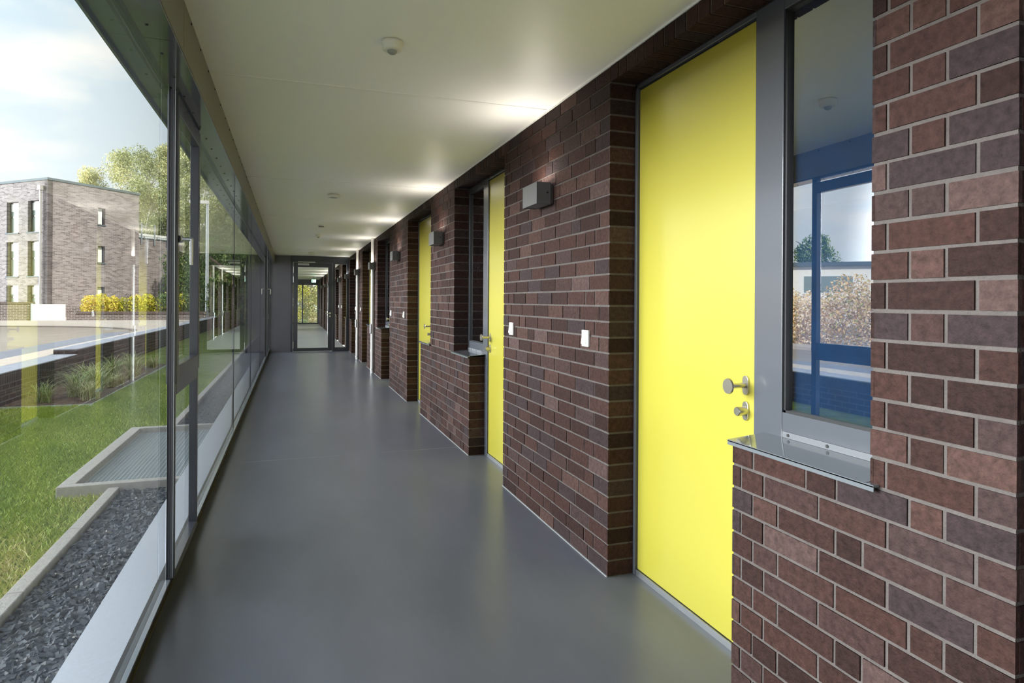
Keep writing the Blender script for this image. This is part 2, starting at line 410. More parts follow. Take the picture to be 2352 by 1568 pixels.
# left glazing ----------------------------------------------------------
wn = [0]
def window(label):
    wn[0] += 1; o = empty('window_%d' % wn[0]); return struct(o, label)
GX0, GX1 = -.572, -.560
def fixed(y0, y1, label, near_joint=True):
    w = window(label)
    MB().box(GX0, GX1, y0 + .006, y1 - .006, .10, 2.50).build('glass_pane', GLASS, w)
    if near_joint: MB().box(GX0 - .004, GX1 + .002, y1 - .007, y1 + .007, .10, 2.46).build('seal', BLACK, w)
    return w
def casement(y0, y1, zh, label):
    """narrow window: opening sash above, fixed light below"""
    w = window(label)
    f = MB()
    f.box(-.557, -.536, y0, y0 + .050, .09, 2.455)
    f.box(-.56, -.5245, y0 + .004, y0 + .030, .09, 2.455)
    f.box(-.566, -.5245, y1 - .050, y1, .09, 2.455)
    f.box(-.566, -.5245, y0 + .045, y1 - .05, .975, 1.05)
    f.box(-.566, -.5245, y0 + .045, y1 - .05, .085, .125)
    f.build('frame', DARK, w, bevel=.002)
    # profile grooves on the post towards the fixed pane
    MB().box(-.558, -.553, y0 - .003, y0, .09, 2.455).box(-.545, -.542, y0 - .004, y0, .09, 2.455).build('gasket', BLACK, w)
    MB().box(-.547, -.533, y0 - .0035, y0 + .002, .10, 2.45).build('highlight_profile', GREY, w)  # lighter strip that paints the bluish highlight of the post
    MB().box(-.531, -.5285, y0 - .0035, y0 + .002, .10, 2.45).build('highlight_strip', ALU, w)  # thin bright strip painting the light line on the post edge
    s = MB(); a, c, d, t = y0 + .012, y1 - .004, 1.03, 2.432
    s.box(-.566, -.518, a, a + .050, d, t); s.box(-.566, -.518, c - .052, c, d, t)
    s.box(-.566, -.518, a + .050, c - .052, d, d + .085); s.box(-.566, -.518, a + .050, c - .052, t - .085, t)
    sa = s.build('sash', DARK, w, bevel=.003)
    MB().box(-.566, -.556, a + .04, c - .04, d + .08, t - .08).build('glass_pane', GLASS, sa)
    h = MB().cyl((-.518, a + .028, zh), (-.508, a + .038, zh), .017).cyl((-.510, a + .028, zh), (-.462, a + .028, zh), .0085)
    h.ball((-.462, a + .028, zh), .0088, .0088, .0088, 10, 6).cyl((-.462, a + .028, zh), (-.462, a + .028, zh - .125), .0088, .0075)
    hd = h.build('handle', ALU, sa); tag(hd, 'brushed aluminium lever handle')
    MB().box(-.566, -.556, y0 + .04, y1 - .045, .12, .98).build('lower_glass_pane', GLASS, w)
    return w
CY0, CY1 = 3.425, 4.235
ys = [-4.6, -1.5, .58]
fixed(YB, -2.42, 'frameless glass pane behind the viewer')
fixed(-2.42, .58, 'frameless glass pane beside the viewer')
fixed(.58, CY0, 'large clear glass pane nearest the camera', False)
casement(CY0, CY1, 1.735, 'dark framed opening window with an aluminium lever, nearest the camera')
order = ['first', 'second', 'third', 'fourth']
for k in range(4):
    fixed(CY1 + 3.0 * k, CY1 + 3.0 * (k + 1), order[k] + ' clear glass pane beyond the nearest opening window')
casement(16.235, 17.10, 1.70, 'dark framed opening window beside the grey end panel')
fixed(17.10, YE - .05, 'narrow glass pane beside the grey end panel')
for k in range(5):
    fixed(19.0 + 3.2 * k, 19.0 + 3.2 * (k + 1), None)
fixed(35.0, YF - .1, None)

# end wall ----------------------------------------------------------
pn = struct(MB().box(-.545, -.005, YE, YE + .07, 0, HC).box(-.60, -.545, YE - .02, YE + .07, 0, HC).build('wall_end', PANEL), 'smooth slate grey panel beside the glass door')
en = MB()
en.box(-.005, .055, YE - .02, YE + .06, 0, HC)
en.box(1.115, 1.19, YE - .02, YE + .06, 0, HC)
en.box(1.50, XW + .002, YE - .02, YE + .06, 0, HC)
en.box(.055, 1.115, YE - .02, YE + .06, 2.50, HC); en.box(1.19, 1.50, YE - .02, YE + .06, 2.47, HC)
en.box(1.19, 1.50, YE - .02, YE + .06, 0, .10)
d = struct(empty('door_1', (.06, YE, 0)), 'dark framed glass door closing the end of the corridor')
def local(mb_, o, name, m, bevel=0, parent=None):
    ox, oy, oz = o.location if parent is None else (0, 0, 0)
    mb_.v = [(x - ox, y - oy, z - oz) for x, y, z in mb_.v]
    return mb_.build(name, m, parent or o, bevel=bevel)
local(en, d, 'door_frame', DARK, .003)
lf = MB().box(.06, .18, YE - .03, YE + .03, .012, 2.495).box(.995, 1.11, YE - .03, YE + .03, .012, 2.495)
lf.box(.18, .995, YE - .03, YE + .03, .012, .10).box(.18, .995, YE - .03, YE + .03, 2.365, 2.495)
leaf = local(lf, d, 'leaf', DARK, .002)
g = MB().box(.175, 1.0, YE - .006, YE + .006, .095, 2.37); local(g, d, 'glass_pane', GLASSD)
g = MB().box(1.185, 1.505, YE - .006, YE + .006, .095, 2.475); local(g, d, 'side_light', GLASSD)
for z0, z1 in ((2.20, 2.38), (1.93, 2.10), (.09, .28)):
    local(MB().cyl((.066, YE - .035, z0), (.066, YE - .035, z1), .009, n=10), d, 'hinge', SILV)
c = MB().box(.18, .64, YE - .055, YE - .035, 2.498, 2.518); local(c, d, 'closer_rail', SILV)
c = MB().box(.18, .48, YE - .08, YE - .03, 2.415, 2.468); local(c, d, 'closer_body', SILV)
c = MB().cyl((1.05, YE - .03, 1.075), (1.05, YE - .08, 1.075), .012).cyl((1.05, YE - .08, 1.075), (.92, YE - .08, 1.075), .010)
c.cyl((1.05, YE - .03, 1.075), (1.05, YE - .042, 1.075), .027).cyl((1.05, YE - .03, .99), (1.05, YE - .042, .99), .022)
local(c, d, 'handle', STEEL)

# far end of the second corridor
fe = MB()
for x in (-.58, .22, .62, 1.50): fe.box(x, x + .08, YF - .05, YF + .03, 0, HC)
fe.box(-.58, XW, YF - .05, YF + .03, 2.35, HC).box(-.58, XW, YF - .05, YF + .03, 0, .09)
w = window('dark framed glazing at the far end of the second corridor'); fe.build('frame', DARK, w)
MB().box(-.5, 1.52, YF - .01, YF, .08, 2.36).build('glass_pane', GLASSD, w)

# ================================================================== DWELLING DOORS AND WINDOWS
dn = [1]
near_names = ['nearest the camera', 'second from the camera', 'third from the camera', 'fourth from the camera', 'fifth from the camera', 'sixth from the camera']
def unit(i, y0, y1, fardoor):
    """y runs from the wall edge at the door side; s mirrors the set"""
    def Y(t): return y1 - t if fardoor else y0 + t
    Wd = y1 - y0; lo = min
    where = near_names[i] if i < 6 else None
    dn[0] += 1
    d = empty('door_%d' % dn[0], (1.735, Y(.5), 0)); struct(d, where and 'bright yellow flush apartment door ' + where)
    f = MB()
    zt = TOP * CO - .002
    f.box(1.722, 1.79, Y(0), Y(.022), 0, zt); f.box(1.722, 1.79, Y(0), Y(.93), zt - .022, zt)
    f.box(1.724, 1.79, Y(.925), Y(1.075), 0 if 0 else .0, zt)                      # mullion between door and window
    local(f, d, 'frame', GREY, .002)
    local(MB().box(1.728, 1.75, Y(.018), Y(.93), .0, .030), d, 'threshold', ALU)
    local(MB().box(1.739, 1.78, Y(.020), Y(.926), .036, zt - .024), d, 'gap_seal', BLACK)
    local(MB().box(1.736, 1.76, Y(.026), Y(.922), .034, zt - .030), d, 'leaf', YEL, .0015)
    yk = Y(.868)
    def oval(z, r, h, x):
        m = MB(); pts = []
        for a in range(0, 181, 15): pts.append((yk + r * math.cos(R(a)), z + h + r * math.sin(R(a))))
        for a in range(180, 361, 15): pts.append((yk + r * math.cos(R(a)), z - h + r * math.sin(R(a))))
        n = len(pts); vs_ = [(x, p, q) for p, q in pts] + [(1.737, p, q) for p, q in pts]
        m.add(vs_, [tuple(range(n))[::-1], tuple(range(n, 2 * n))] + [(i_, (i_ + 1) % n, n + (i_ + 1) % n, n + i_) for i_ in range(n)])
        return m
    kz, lz = 1.108, 1.005
    k = oval(kz, .0165, .022, 1.728); kn = local(k, d, 'knob_plate', STEEL, .001)
    k = MB().cyl((1.730, yk, kz), (1.655, yk, kz), .0105).cyl((1.658, yk, kz), (1.649, yk, kz), .020, .032, 24).cyl((1.649, yk, kz), (1.643, yk, kz), .032, .030, 24)
    local(k, d, 'knob', STEEL)
    k = oval(lz, .0165, .022, 1.728); local(k, d, 'lock_plate', STEEL, .001)
    k = MB().cyl((1.730, yk, lz), (1.690, yk, lz), .0185, n=24).cyl((1.690, yk, lz), (1.687, yk, lz), .0185, .0165, 24).box(1.6862, 1.688, yk - .001, yk + .001, lz - .006, lz + .006)
    local(k, d, 'lock_cylinder', STEEL)
    # window
    w = window(where and 'tall narrow window with grey frame beside the yellow door ' + where)
    w.location = (1.745, Y(1.3), 0)
    f = MB(); e1 = Wd
    f.box(1.727, 1.79, Y(e1 - .028), Y(e1), .93, zt); f.box(1.727, 1.79, Y(1.07), Y(e1 - .02), .93, 1.035); f.box(1.727, 1.79, Y(1.07), Y(e1 - .02), zt - .055, zt)
    local(f, w, 'frame', GREY, .002)
    gk = MB(); a, c = Y(1.075), Y(e1 - .028)
    gk.box(1.733, 1.76, a, Y(1.085), 1.03, zt - .05).box(1.733, 1.76, Y(e1 - .036), c, 1.03, zt - .05).box(1.733, 1.76, a, c, 1.033, 1.043).box(1.733, 1.76, a, c, zt - .063, zt - .053)
    local(gk, w, 'gasket', BLACK)
    q = -.0034 if i == 0 else 0; ya, yb, za, zb = Y(1.08), Y(e1 - .03), 1.035, zt - .055
    gm = MB().add([(1.745 - q, ya, za), (1.757 - q, ya, za), (1.757 + q, yb, za), (1.745 + q, yb, za), (1.745 - q, ya, zb), (1.757 - q, ya, zb), (1.757 + q, yb, zb), (1.745 + q, yb, zb)],
                  [(0, 1, 2, 3), (7, 6, 5, 4), (4, 5, 1, 0), (5, 6, 2, 1), (6, 7, 3, 2), (7, 4, 0, 3)] if ya > yb else [(0, 3, 2, 1), (4, 5, 6, 7), (0, 1, 5, 4), (1, 2, 6, 5), (2, 3, 7, 6), (3, 0, 4, 7)])
    local(gm, w, 'glass_pane', GLASSW)
    local(MB().box(1.775, 1.79, Y(1.075), Y(e1 - .028), 1.03, zt - .05), w, 'roller_blind', BLUE)
    # sill: sloping sheet with folded front edge
    s = MB(); a, c = sorted((Y(.988), Y(e1 + .012 * 0)))
    ext = .030
    if fardoor: a -= 0
    A, Cc = a, c
    s.add([(1.550, A, .928), (1.730, A, .944), (1.730, Cc, .944), (1.550, Cc, .928), (1.553, A, .925), (1.730, A, .941), (1.730, Cc, .941), (1.553, Cc, .925)],
          [(0, 3, 2, 1), (4, 5, 6, 7), (0, 1, 5, 4), (1, 2, 6, 5), (2, 3, 7, 6), (3, 0, 4, 7)])
    b0, b1 = (A - ext, Cc) if fardoor else (A, Cc + ext)
    s.box(1.551, 1.555, b0, b1, .909, .926)
    s.box(1.551, XW, b0, b1, .921, .928)
    ss = local(s, w, 'sill', mat('polished_grey_sheet', (.12, .13, .145), .10, spec=.7, coat=.6), .0008)
    # upstand with screws between sill and frame
    u = MB().box(1.7225, 1.7265, Y(1.08), Y(e1 - .004), .944, .966); up = local(u, w, 'upstand', mat('pale_grey_lacquer', (.12, .124, .135), .5))
    sc_ = MB()
    for t in (1.11, 1.29, 1.47): sc_.cyl((1.7222, Y(t), .955), (1.7200, Y(t), .955), .006, n=10)
    local(sc_, w, 'screw_heads', BLACK)
for i, u in enumerate(UN): unit(i, *u)

# ================================================================== THINGS IN THE CORRIDOR
LAMPW = .62
def wall_lamp(y, label, first=[None]):
    if first[0] is None:
        o = empty('wall_lamp', (XW, y, 2.125))
        MB().box(-.022, 0, -.115, .115, -.062, .062).build('back_plate', LAMP, o, bevel=.004)
        hs = MB()
        x0, x1, a, z0, z1 = -.118, -.020, .128, -.068, .070
        hs.box(x0, x0 + .004, -a, a, z0, z1); hs.box(x0, x1, -a, -a + .004, z0, z1); hs.box(x0, x1, a - .004, a, z0, z1)
        hs.box(x1 - .004, x1, -a, a, z0, z1)
        hs.build('housing', LAMP, o, bevel=.0015)
        MB().box(x0 + .006, x1 - .006, -a + .006, a - .006, z0 + .004, z0 + .010).build('diffuser', mat('frosted_cover', (.25, .25, .24), .5), o)
        MB().cyl((-.045, -a, .005), (-.045, -a - .003, .005), .006, n=12).build('fixing_screw', BLACK, o)
        ld = bpy.data.lights.new('added_ceiling_fill', 'AREA'); ld.shape = 'RECTANGLE'; ld.size = .055; ld.size_y = .22; ld.energy = LAMPW; ld.color = (1, .93, .82)  # fill light added inside the unlit lamp to brighten the ceiling
        lo_ = bpy.data.objects.new('added_ceiling_fill', ld); COL.objects.link(lo_); lo_.parent = o; lo_.location = (-.080, 0, .050)
        lo_.rotation_euler = (0, math.pi - math.asin(.45), 0)
        first[0] = o
    else:
        o = copy_tree(first[0]); o.location = (XW, y, 2.125)
    return tag(o, label, 'wall lamp', 'box lamps on the brick wall')
ll = ['largest dark grey box wall lamp, between the two nearest yellow doors', 'second dark grey box wall lamp from the camera, beside the third yellow door',
      'third dark grey box wall lamp from the camera, above a pair of light switches', 'fourth box wall lamp from the camera, in front of the nearer white pipe',
      'fifth box wall lamp from the camera, in front of the farther white pipe', 'box wall lamp seen just behind the glass door side light',
      'small box wall lamp on the wall beyond the glass door, nearer one', 'box wall lamp in front of a white pipe beyond the glass door',
      'small box wall lamp halfway along the corridor beyond the glass door', 'small box wall lamp near the far end of the corridor beyond the door', 'tiny box wall lamp beside the far end glazing']
ly = []
for k in range(6): ly += [3.85 + 6.0 * k, 6.90 + 5.93 * k]
for y, lb in zip(ly, ll):
    o = wall_lamp(y, lb)
    if y > 20:  # the added fill is stronger beyond the glass door
        for ch in o.children:
            if ch.type == 'LIGHT': ch.data = ch.data.copy(); ch.data.energy = 1.0

def light_switch(y, label, first=[None]):
    if first[0] is None:
        o = empty('light_switch', (XW - .001, y, 1.235))
        MB().box(-.013, 0, -.041, .041, -.046, .046).build('frame', WHITE, o, bevel=.003)
        rk = MB(); rk.add([(-.013, -.027, -.032), (-.013, .027, -.032), (-.013, .027, .032), (-.013, -.027, .032), (-.024, -.025, -.030), (-.024, .025, -.030), (-.016, .025, .030), (-.016, -.025, .030)],
                          [(4, 5, 6, 7)[::-1], (0, 1, 5, 4), (1, 2, 6, 5), (2, 3, 7, 6), (3, 0, 4, 7)])
        rk.build('rocker', WHITE, o)
        first[0] = o
    else: o = copy_tree(first[0]); o.location = (XW - .001, y, 1.235)
    return tag(o, label, 'light switch', 'light switches on the brick wall')
sl = [('white surface light switch right beside the nearest yellow door', 'white light switch beside the second yellow door from the camera'),
      ('white light switch beside the third yellow door, under the third lamp', 'white light switch beside the fourth doorway, under the third lamp'),
      ('white light switch between the two white pipes, nearer one', 'white light switch between the two white pipes, farther one'),
      ('white light switch seen through the glass door side light, nearer one', 'white light switch seen through the glass door side light, farther one')]
for k, (a, b2) in enumerate(sl):
    light_switch(3.236 + P * k, a); light_switch(4.507 + P * k, b2)

def motion(x, y, label):
    o = empty('motion_detector', (x, y, HC - .0036)); tag(o, label, 'motion detector', 'motion detectors on the ceiling')
    MB().lathe((0, 0, 0), [(0, 0), (.052, 0), (.052, -.012), (.049, -.014), (.047, -.038), (.042, -.042), (.028, -.043), (0, -.043)]).build('housing', CREAM, o)
    MB().ball((0, 0, -.042), .024, .024, .020, 20, 6, -90, 0).build('lens', LENS, o)
motion(.451, 3.06, 'round white motion detector on the ceiling nearest the camera')
motion(.482, 12.53, 'small round motion detector on the ceiling just behind the smoke detector')
def flat(x, y, label, nm='ceiling_sensor'):
    o = empty(nm, (x, y, HC)); tag(o, label, 'ceiling sensor', 'flat sensors on the ceiling')
    MB().lathe((0, 0, 0), [(0, 0), (.05, 0), (.05, -.008), (.070, -.010), (.070, -.036), (.062, -.040), (0, -.040)]).build('housing', CREAM, o)
    MB().lathe((0, 0, -.040), [(0, -.004), (.03, -.003), (.045, 0)]).build('cover_ring', LENS, o)
flat(.464, 7.71, 'flat round white sensor on the ceiling, second fitting from the camera')
flat(.484, 17.31, 'flat round white sensor on the ceiling just before the glass door')
flat(.47, 22.5, 'flat round sensor on the ceiling just beyond the glass door')
o = empty('smoke_detector', (.467, 10.91, HC)); tag(o, 'round white smoke detector with dark slots on the corridor ceiling', 'smoke detector')
MB().lathe((0, 0, 0), [(0, 0), (.055, 0), (.055, -.018), (.048, -.022)]).build('base', WHITE, o)
MB().lathe((0, 0, 0), [(.044, -.020), (.044, -.040)]).build('slots', BLACK, o)
mm = MB()
for z in (-.026, -.033): mm.lathe((0, 0, z), [(.046, .0015), (.050, 0), (.046, -.0015)])
mm.lathe((0, 0, 0), [(.046, -.040), (.040, -.045), (.020, -.050), (0, -.050)]); mm.build('cap', WHITE, o)

def downpipe(x, y, label, grp='white downpipes in the corridor'):
    o = empty('downpipe', (x, y, 0)); tag(o, label, 'pipe', grp)
    MB().cyl((0, 0, .0), (0, 0, HC), .034, n=20).build('pipe', PIPE, o)
    MB().cyl((0, 0, 1.92), (0, 0, 1.98), .0375, n=20).build('coupling', PIPE, o)
    MB().cyl((0, 0, .42), (0, 0, .47), .0375, n=20).build('coupling', PIPE, o)
    MB().cyl((-.030, -.01, .80), (-.030, -.01, .96), .024, n=14).ball((-.03, -.01, .96), .024, .024, .024, 12, 6).ball((-.03, -.01, .80), .024, .024, .024, 12, 6).build('cleaning_cover', SILV, o)
    MB().cyl((0, 0, .06), (0, 0, .09), .0375, n=20).build('clamp', SILV, o)
downpipe(1.535, 12.86, 'white vertical pipe on the brick wall behind the fourth lamp')
downpipe(1.535, 15.90, 'white vertical pipe on the brick wall behind the fifth lamp')
downpipe(1.528, 25.25, 'nearer of the two white pipes beyond the glass door')
downpipe(1.528, 28.35, 'farther of the two white pipes beyond the glass door')
for x, y, lb in ((1.10, 34.0, 'green lit escape sign hanging under the ceiling beyond the glass door'), (-.05, 33.0, 'small green lit escape sign at the left of the far corridor')):
    o = empty('exit_sign', (x, y, 2.34)); tag(o, lb, 'exit sign', 'escape signs')
    MB().box(-.11, .11, -.02, .02, 0, .16).build('housing', WHITE, o)
    MB().box(-.10, .10, -.024, -.02, .01, .15).build('face', EXITG, o)
    MB().box(-.085, -.035, -.026, -.024, .03, .13).build('pictogram', WHITE, o)
    MB().add([(.06, -.026, .045), (.09, -.026, .078), (.06, -.026, .11), (.06, -.026, .09), (.0, -.026, .09), (.0, -.026, .065), (.06, -.026, .065)], [(0, 1, 2, 3, 4, 5, 6)]).build('arrow', WHITE, o)
    MB().cyl((-.1, 0, .16), (-.1, 0, HC - 2.34), .005, n=8).build('suspension', SILV, o)
    MB().cyl((.1, 0, .16), (.1, 0, HC - 2.34), .005, n=8).build('suspension', SILV, o)

# ================================================================== OUTSIDE, CLOSE BY
GZ = -.15
struct(MB().box(-4.0, -.83, YB - 3, .45, GZ, GZ + .02).build('bounce_pavement', mat('pale_concrete', (.7, .68, .63), .8)), 'pale paving added out of view beside the viewer, to bounce light indoors')  # unseen paving added to bounce light up to the ceiling
struct(MB().box(-4.0, -.60, YB - 3, 60, GZ - .3, GZ).build('lawn', GRASSG), 'green lawn between the glazing and the dark garden wall')
lw = MB()
lw.add([(-.60, YB, .055), (-.60, YF, .055), (-.835, YF, .01), (-.835, YB, .01), (-.835, YB, -.10), (-.835, YF, -.10)], [(0, 1, 2, 3), (3, 2, 5, 4)])
lw.box(-.83, -.60, YB, YF, -.3, .005)
struct(lw.build('sill_outside', LEDGE), 'pale metal ledge outside along the foot of the glazing')

# gravel beds: crushed slate
def stones(name, x0, x1, y0, y1, n, size, label):
    vs_ = []; fs = []; ti = []
    base = [(-1, -1, -.6), (1, -1, -.5), (1, 1, -.6), (-1, 1, -.4), (-.8, -.9, .5), (.9, -.7, .6), (.7, .9, .4), (-.9, .8, .6)]
    ff = [(0, 3, 2, 1), (0, 1, 5, 4), (1, 2, 6, 5), (2, 3, 7, 6), (3, 0, 4, 7), (4, 5, 6), (4, 6, 7)]
    B = np.array(base)
    for i in range(n):
        s = size * rng.uniform(.55, 1.25); v = B * rng.uniform(.55, 1.1, (8, 3)) * np.array([s, s * rng.uniform(.55, .95), s * rng.uniform(.45, .8)]) * .5
        a = rng.uniform(0, 6.28); t = rng.normal(0, .45); u = rng.normal(0, .45)
        ca, sa = math.cos(a), math.sin(a); ct, st = math.cos(t), math.sin(t); cu, su = math.cos(u), math.sin(u)
        M = np.array([[ca, -sa, 0], [sa, ca, 0], [0, 0, 1]]) @ np.array([[1, 0, 0], [0, ct, -st], [0, st, ct]]) @ np.array([[cu, 0, su], [0, 1, 0], [-su, 0, cu]])
        p = np.array([rng.uniform(x0, x1), rng.uniform(y0, y1), GZ + .005 + rng.uniform(0, .022)])
        o = len(vs_); vs_.extend((v @ M.T + p).tolist()); c = float(np.clip(rng.beta(2.2, 3.2), 0, .8)) if rng.random() > .015 else 1.
        for f in ff: fs.append(tuple(j + o for j in f)); ti.append(c)
    m = MB(); m.v = vs_; m.f = fs; m.t = ti; m.sm = [False] * len(fs)
    return tag(m.build(name, STONE), label, 'gravel', kind='stuff')
struct(MB().box(-1.30, -.83, .5, YF, GZ - .05, GZ + .006).build('gravel_base', GRAVBED), 'dark bed under the gravel')
stones('gravel', -1.285, -.845, 1.6, 5.93, 9000, .043, 'crushed slate gravel strip in front of the light well')
stones('gravel', -1.285, -.845, 8.5, 16.5, 6500, .045, 'crushed slate gravel strip beyond the light well')

def kerb(x0, x1, y0, y1, z1, label, n=1):
    m = MB(); L_ = max(x1 - x0, y1 - y0)
    for i in range(n):
        if y1 - y0 > x1 - x0: m.box(x0, x1, y0 + (y1 - y0) * i / n + .002, y0 + (y1 - y0) * (i + 1) / n - .002, GZ - .1, z1)
        else: m.box(x0 + (x1 - x0) * i / n + .002, x0 + (x1 - x0) * (i + 1) / n - .002, y0, y1, GZ - .1, z1)
    return tag(m.build('edging_kerb', CONC, bevel=.006), label, 'kerb', 'concrete edging kerbs')
kerb(-1.385, -1.305, 1.0, 5.93, -.085, 'concrete edging kerb between lawn and the nearer gravel strip', 5)
kerb(-1.385, -1.305, 8.48, 40, -.085, 'concrete edging kerb between lawn and the farther gravel strip', 31)
kerb(-1.75, -.845, 5.93, 6.02, -.055, 'rounded concrete kerb on the near side of the light well', 1)
kerb(-1.75, -.845, 8.38, 8.47, -.055, 'concrete kerb on the far side of the light well', 1)
kerb(-1.75, -1.64, 6.02, 8.38, -.055, 'concrete kerb on the lawn side of the light well', 2)
gr = empty('light_well_grating', (-1.24, 7.2, -.115)); tag(gr, 'galvanised steel grating over the light well between the kerbs', 'grating')
g1 = MB()
x = -1.635
while x < -.85: g1.box(x + 1.24, x + 1.24 + .004, -1.175, 1.175, -.03, 0); x += .034
g1.build('bearing_bars', GALV, gr)
g1 = MB(); y = -1.17
while y < 1.175: g1.box(-.395, .39, y, y + .004, -.010, -.001); y += .034
g1.build('cross_bars', GALV, gr)
MB().box(-.398, -.392, -1.178, 1.178, -.032, .002).box(.386, .392, -1.178, 1.178, -.032, .002).box(-.398, .392, -1.178, -1.172, -.032, .002).box(-.398, .392, 1.172, 1.178, -.032, .002).build('frame', GALV, gr)
struct(MB().box(-1.64, -.84, 6.02, 8.38, -.6, -.150).build('light_well_floor', SHAFT), 'dark shaft under the grating')

# blades of the lawn
def blades(name, pts, h, w, lean, m, label, cat, tintf, kind='stuff'):
    n = len(pts); a = rng.uniform(0, 6.283, n); hh = h * rng.uniform(.5, 1.2, n); ln = lean * rng.uniform(-1, 1, (n, 2))
    V = np.zeros((n, 4, 3)); dx = np.cos(a) * w / 2; dy = np.sin(a) * w / 2
    V[:, 0] = pts + np.stack([dx, dy, np.zeros(n)], 1); V[:, 1] = pts - np.stack([dx, dy, np.zeros(n)], 1)
    mid = pts + np.stack([ln[:, 0] * .35, ln[:, 1] * .35, hh * .6], 1)
    V[:, 2] = mid - np.stack([dx * .7, dy * .7, np.zeros(n)], 1); V[:, 3] = pts + np.stack([ln[:, 0], ln[:, 1], hh], 1)
    F = [(4 * i, 4 * i + 1, 4 * i + 2, 4 * i + 3) for i in range(n)]
    mb_ = MB(); mb_.v = V.reshape(-1, 3).tolist(); mb_.f = F; mb_.t = tintf(pts).tolist(); mb_.sm = [False] * n
    return tag(mb_.build(name, m), label, cat, kind=kind)
def patch(p):
    v = np.sin(p[:, 0] * 2.1 + 1.3 * np.sin(p[:, 1] * 1.1)) * np.cos(p[:, 1] * 1.7 + p[:, 0]) * .5 + np.sin(p[:, 0] * 6.3 + p[:, 1] * 4.1) * .25
    dry = np.clip(1 - np.abs(p[:, 0] + 1.55) / .5, 0, 1) * (p[:, 1] < 6.2)
    return np.clip(.34 + .22 * v + .28 * dry * (.6 + v) + rng.normal(0, .14, len(p)), 0, 1)
n = 120000
px = rng.uniform(-3.95, -1.40, n); py = 3.0 + 12 * rng.random(n) ** 1.5
ok = ~((px > -1.78) & (py > 5.9) & (py < 8.5)) & ~((px < -2.78) & (py > 10.95)) & (px > -.36 * py - .3)
pts = np.stack([px, py, np.full(n, GZ)], 1)[ok]
blades('lawn_grass', pts, .045, .0055, .035, BLADE, 'short green grass with dry patches on the lawn', 'grass', patch)
# planting bed and metal edging
struct(MB().box(-3.99, -2.79, 10.97, 17.5, GZ - .05, GZ + .012).build('planting_bed', SOIL), 'brown planting bed along the garden wall')
ed = MB().box(-2.79, -2.782, 10.97, 17.5, GZ, GZ + .035).box(-3.99, -2.782, 10.962, 10.97, GZ, GZ + .035)
tag(ed.build('metal_edging', GALV), 'thin metal edging strip around the planting bed', 'edging')
def grass_tuft(x, y, h, n, label, dry=.0):
    vs_ = []; fs = []; ti = []
    for i in range(n):
        a = rng.uniform(0, 6.283); r = rng.uniform(.3, 1.0) * h * 1.05; hh = h * rng.uniform(.35, .85); w = .009
        sx, sy = rng.normal(0, .05, 2); cx, cy = math.cos(a), math.sin(a); q = len(vs_); K = 6
        t_ = float(np.clip(rng.normal(.4 + dry, .22), 0, 1))
        for j in range(K + 1):
            t = j / K; rr = r * t ** 1.5; z = hh * (1.9 * t - 1.05 * t * t); ww = w * (1 - t * .9)
            vs_.append((sx + cx * rr - cy * ww / 2, sy + cy * rr + cx * ww / 2, z)); vs_.append((sx + cx * rr + cy * ww / 2, sy + cy * rr - cx * ww / 2, z))
        for j in range(K): fs.append((q + 2 * j, q + 2 * j + 1, q + 2 * j + 3, q + 2 * j + 2)); ti.append(t_)
    m = MB(); m.v = vs_; m.f = fs; m.t = ti; m.sm = [False] * len(fs)
    o = m.build('ornamental_grass', TUFT); o.location = (x, y, GZ + .01)
    return tag(o, label, 'ornamental grass', 'ornamental grasses in the planting bed')
tf = [(-3.55, 11.5, .45, 130, 'small arching grass tuft at the near left end of the planting bed', .1), (-3.25, 12.0, .60, 220, 'green grass tuft with long pale blades, just behind the leftmost one', .0),
      (-3.1, 12.5, .68, 260, 'largest arching grass tuft near the bed corner', .1), (-2.98, 11.6, .42, 220, 'low pale grass tuft by the bed front edge', .3), (-3.45, 13.3, .62, 200, 'grey green tuft against the wall below the coping step', .05),
      (-3.3, 14.4, .66, 220, 'tall tuft halfway along the planting bed', 0), (-2.98, 13.2, .36, 180, 'low dry tuft beside the metal edging', .4), (-3.1, 15.3, .50, 200, 'pale dry tuft toward the far end of the bed', .3),
      (-2.95, 14.4, .34, 160, 'small dry tuft beside the edging, farther one', .45), (-3.35, 16.2, .56, 160, 'farthest tall tuft in the planting bed', .15), (-3.0, 16.6, .40, 150, 'farthest low tuft in the planting bed', .3)]
for x, y, h, n, lb, dr in tf: grass_tuft(x, y, h, n, lb, dr)

# dark retaining wall with coping
rw = struct(MB().box(-4.40, -4.0, 2, 14.75, GZ - .2, .330).box(-4.40, -4.0, 14.75, 42, GZ - .2, .430).build('garden_wall', WALLD), 'dark brick retaining wall of the garden')
cp = MB()
for k in range(24):
    y0 = 2 + .53 * k
    cp.box(-4.40, -3.992, y0 + .002, min(y0 + .528, 14.74), .330, .345)
y0 = 14.75
while y0 < 42: cp.box(-4.40, -3.992, y0 + .002, y0 + .528, .430, .445); y0 += .53
cp.build('coping', COPE, rw)
sc2 = MB(); y = 2
while y < 42: sc2.box(-3.994, -3.990 - .006, y, y + .072, .17 if y < 14.7 else .27, .329 if y < 14.7 else .429); y += .083
sc2.build('soldier_course', mat('dark_clinker_soldiers', (.045, .037, .034), .8, tint=[(.04, .034, .032)] * 2), rw)

